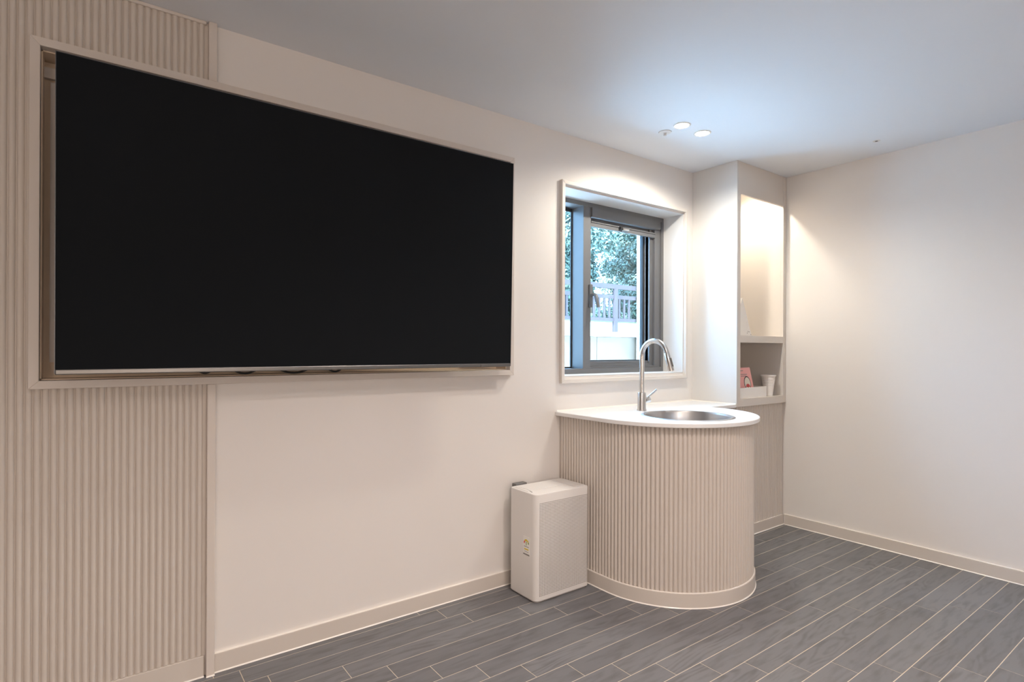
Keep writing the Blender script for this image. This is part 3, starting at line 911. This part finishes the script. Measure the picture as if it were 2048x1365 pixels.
# rating sticker on the side
st = obj('rating_sticker', B().box(PX0 - 0.0006, PX0 + 0.0002, -0.231, -0.181, 0.212, 0.304), M_PAPER, ap)
def arc_patch(y, z, r0_, r1_, a0, a1, n=8):
    b = B()
    v = []
    for i in range(n + 1):
        a = a0 + (a1 - a0) * i / n
        for r_ in (r0_, r1_):
            v.append((PX0 - 0.0011, y - r_ * math.cos(a), z + r_ * math.sin(a)))
    b.add(v, [(2 * i, 2 * i + 1, 2 * i + 3, 2 * i + 2) for i in range(n)])
    return b
for a0, a1, mm in ((0.0, 0.7, M_RED), (0.75, 1.9, M_YEL), (1.95, 2.55, M_YEL), (2.6, PI, M_GREEN)):
    obj('gauge_band', arc_patch(-0.206, 0.270, 0.012, 0.021, PI - a1, PI - a0), mm, st)
obj('gauge_needle', B().box(PX0 - 0.0012, PX0 - 0.0006, -0.2085, -0.2035, 0.262, 0.280), M_GREEN, st)
b = B()
b.box(PX0 - 0.0011, PX0 - 0.0006, -0.222, -0.190, 0.240, 0.246)
obj('printed_line', b, M_YEL, st)
obj('printed_line', B().box(PX0 - 0.0011, PX0 - 0.0006, -0.224, -0.188, 0.254, 0.257), M_LGREY, st)
obj('printed_line', B().box(PX0 - 0.0011, PX0 - 0.0006, -0.222, -0.190, 0.230, 0.232), M_LGREY, st)
obj('grey_print_bar', B().box(PX0 - 0.0011, PX0 - 0.0006, -0.230, -0.182, 0.214, 0.2215), M_LGREY, st)
obj('rear_handle', B().box(1.728, 1.800, -0.0655, -0.030, 0.470, 0.5245), M_GREY, ap, bevel=0.004)

# ---------------------------------------------------------------- ceiling fittings
def downlight(x, y, label):
    d = thing('downlight', (x, y, H), label, 'lamp', 'pair of downlights above the basin')
    obj('trim_ring', B().lathe([(0.036, H - 0.0004), (0.036, H - 0.003), (0.041, H - 0.005), (0.046, H - 0.003), (0.047, H - 0.0004)], (x, y, 0), 40, close=False), M_PLAST, d, smooth=True)
    obj('lens', B().lathe([(0.0, H - 0.0022), (0.036, H - 0.0022), (0.036, H - 0.0006)], (x, y, 0), 32), M_BULB, d)
    return d
downlight(2.528, -0.466, 'lit recessed round downlight beside the sprinkler')
downlight(2.709, -0.466, 'lit recessed round downlight nearer the shelf cabinet')
sp = thing('sprinkler', (2.534, -0.350, H), 'small white ceiling sprinkler head beside the downlights', 'sprinkler')
obj('cover_plate', B().lathe([(0.0, H - 0.006), (0.022, H - 0.006), (0.034, H - 0.003), (0.036, H - 0.0004)], (2.534, -0.350, 0), 32), M_PLAST, sp, smooth=True)
obj('sprinkler_head', B().lathe([(0.0, H - 0.021), (0.007, H - 0.021), (0.010, H - 0.016), (0.006, H - 0.013), (0.009, H - 0.006)], (2.534, -0.350, 0), 16), M_PLASTG, sp, smooth=True)
ca = thing('ceiling_cap', (3.603, -0.995, H), 'tiny white cap with a dark hole on the ceiling', 'cap')
obj('cap_ring', B().lathe([(0.008, H - 0.002), (0.016, H - 0.0025), (0.020, H - 0.0004)], (3.603, -0.995, 0), 20, close=False), M_PLAST, ca, smooth=True)
obj('cap_hole', B().lathe([(0.0, H - 0.0012), (0.009, H - 0.0012), (0.009, H - 0.0004)], (3.603, -0.995, 0), 16), M_DARK, ca)

# ---------------------------------------------------------------- outside the window
tag(obj('ground', B().box(-6, 22, 0.28, 5.0, -0.3, 0.0), M_GROUND), 'pale paved yard outside the window', 'ground', kind='structure')
tag(obj('planted_slope', B().add([(-2, 5.16, 1.70), (22, 5.16, 1.70), (22, 16, 3.2), (-2, 16, 3.2), (-2, 5.16, 0), (22, 5.16, 0), (22, 16, 0), (-2, 16, 0)],
    [(0, 1, 2, 3), (4, 5, 1, 0), (5, 6, 2, 1), (6, 7, 3, 2), (7, 4, 0, 3), (7, 6, 5, 4)]), M_SOIL), 'green planted bank behind the railing', 'ground', kind='structure')
rw = thing('retaining_wall', (7.5, 5.08, 0.0), 'pale concrete retaining wall with a white band outside the window', 'wall')
b = B()
xx = -1.0
while xx < 20:
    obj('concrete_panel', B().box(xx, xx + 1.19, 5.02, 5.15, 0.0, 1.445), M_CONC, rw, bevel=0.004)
    xx += 1.2
obj('white_band', B().box(-1.0, 20, 5.0, 5.15, 1.45, 1.715), M_CONCW, rw, bevel=0.005)
fe = thing('railing', (7.81, 4.97, 1.53), 'blue-grey metal railing with upright bars along the retaining wall', 'fence')
FA, FB = 4.4, 8.37
obj('top_rail', B().box(FA, FB, 4.95, 5.0, 2.340, 2.425), M_FENCE, fe)
obj('middle_rail', B().box(FA, FB, 4.955, 4.995, 2.155, 2.225), M_FENCE, fe)
obj('bottom_rail', B().box(FA, FB, 4.955, 4.995, 1.735, 1.795), M_FENCE, fe)
post_me = B().box(-0.04, 0.04, -0.035, 0.03, 0.0, 0.81).mesh('post', M_FENCE)
bar_me = B().box(-0.022, 0.022, -0.012, 0.012, 0.0, 0.36).mesh('bar', M_FENCE)
for k in range(-2, 1):
    link('post', post_me, fe, (7.81 + 1.32 * k, 4.965, 1.535))
i = 0
xb = 7.81 - 0.133 * 25
while xb < FB - 0.05:
    d = (xb - 7.81) % 1.32
    if min(d, 1.32 - d) > 0.07:
        link('bar', bar_me, fe, (xb, 4.975, 1.795))
    xb += 0.1325
nb = thing('neighbour_building', (11.0, 2.9, 0.0), 'cream brick building corner seen at the edge of the window glass', 'building')
obj('brick_wall', B().box(8.375, 14.0, 0.9, 4.94, 0.0, 6.5), M_BRICK, nb, at=(8.375, 0.9, 0))

def tree(x, y, gz, h, rad, label, mm, n, seed):
    rnd = random.Random(seed)
    t = thing('tree', (x, y, gz), label, 'tree', 'trees beyond the railing')
    pts = [(x, y, gz - 0.1), (x + 0.05, y, gz + h * 0.3), (x - 0.05, y + 0.05, gz + h * 0.6), (x, y, gz + h * 0.85)]
    b = B().tube(pts, [0.13, 0.11, 0.08, 0.03], 8)
    for q in range(6):
        a = q * 1.05 + rnd.random()
        z = gz + h * rnd.uniform(0.3, 0.7)
        b.tube([(x, y, z), (x + math.cos(a) * rad * 0.6, y + math.sin(a) * rad * 0.6, z + 0.35), (x + math.cos(a) * rad * 1.1, y + math.sin(a) * rad * 1.1, z + 0.6)], [0.05, 0.035, 0.012], 6)
    obj('trunk', b, M_BARK, t, smooth=True)
    clumps = []
    for q in range(46):
        u, v_ = rnd.uniform(-1, 1), rnd.uniform(-1, 1)
        z = gz + h * rnd.uniform(0.02, 1.0)
        taper = 1.0 - 0.35 * max(0, (z - gz) / h - 0.6)
        clumps.append((x + u * rad * taper, y + v_ * rad * taper, z, rnd.uniform(0.28, 0.46)))
    b = B()
    for q in range(n):
        cx, cy, cz, cr = clumps[q % len(clumps)]
        d = Vector((rnd.gauss(0, 1), rnd.gauss(0, 1), rnd.gauss(0, 1))).normalized() * cr * rnd.random() ** 0.4
        p = Vector((cx, cy, cz)) + d
        if p.z < gz + 0.02: continue
        nrm = (d.normalized() + Vector((rnd.uniform(-.7, .7), rnd.uniform(-.7, .7), rnd.uniform(0, 0.9)))).normalized()
        e1 = nrm.orthogonal().normalized()
        e1 = Matrix.Rotation(rnd.uniform(0, 2 * PI), 3, nrm) @ e1
        e2 = nrm.cross(e1)
        L = rnd.uniform(0.030, 0.055); W = L * 0.6
        b.add([p - e1 * L, p + e2 * W * 0.8 + nrm * 0.006, p + e1 * L, p - e2 * W * 0.8 + nrm * 0.006], [(0, 1, 2, 3)])
    tag(obj('foliage', b, mm, t), kind='stuff')
def slope(y): return 1.70 + (y - 5.16) * 1.5 / 10.84
for (x, y, h, rad, lab, mm, n, sd) in (
    (8.10, 6.46, 3.4, 0.60, 'dense leafy tree behind the railing left of the post', M_LEAF2, 27000, 1),
    (10.32, 6.46, 3.1, 0.60, 'dense leafy tree behind the railing right of the post', M_LEAF2, 24000, 2),
    (11.05, 9.0, 5.4, 0.90, 'tall pale tree rising behind the nearer trees', M_LEAF2, 30000, 3),
    (13.9, 9.0, 4.8, 0.95, 'tall tree beside the cream brick building', M_LEAF2, 26000, 4),
    (5.8, 6.46, 2.6, 0.55, 'leafy tree seen through the narrow fixed pane', M_LEAF2, 13000, 5)):
    tree(x, y, slope(y), h, rad, lab, mm, n, sd)
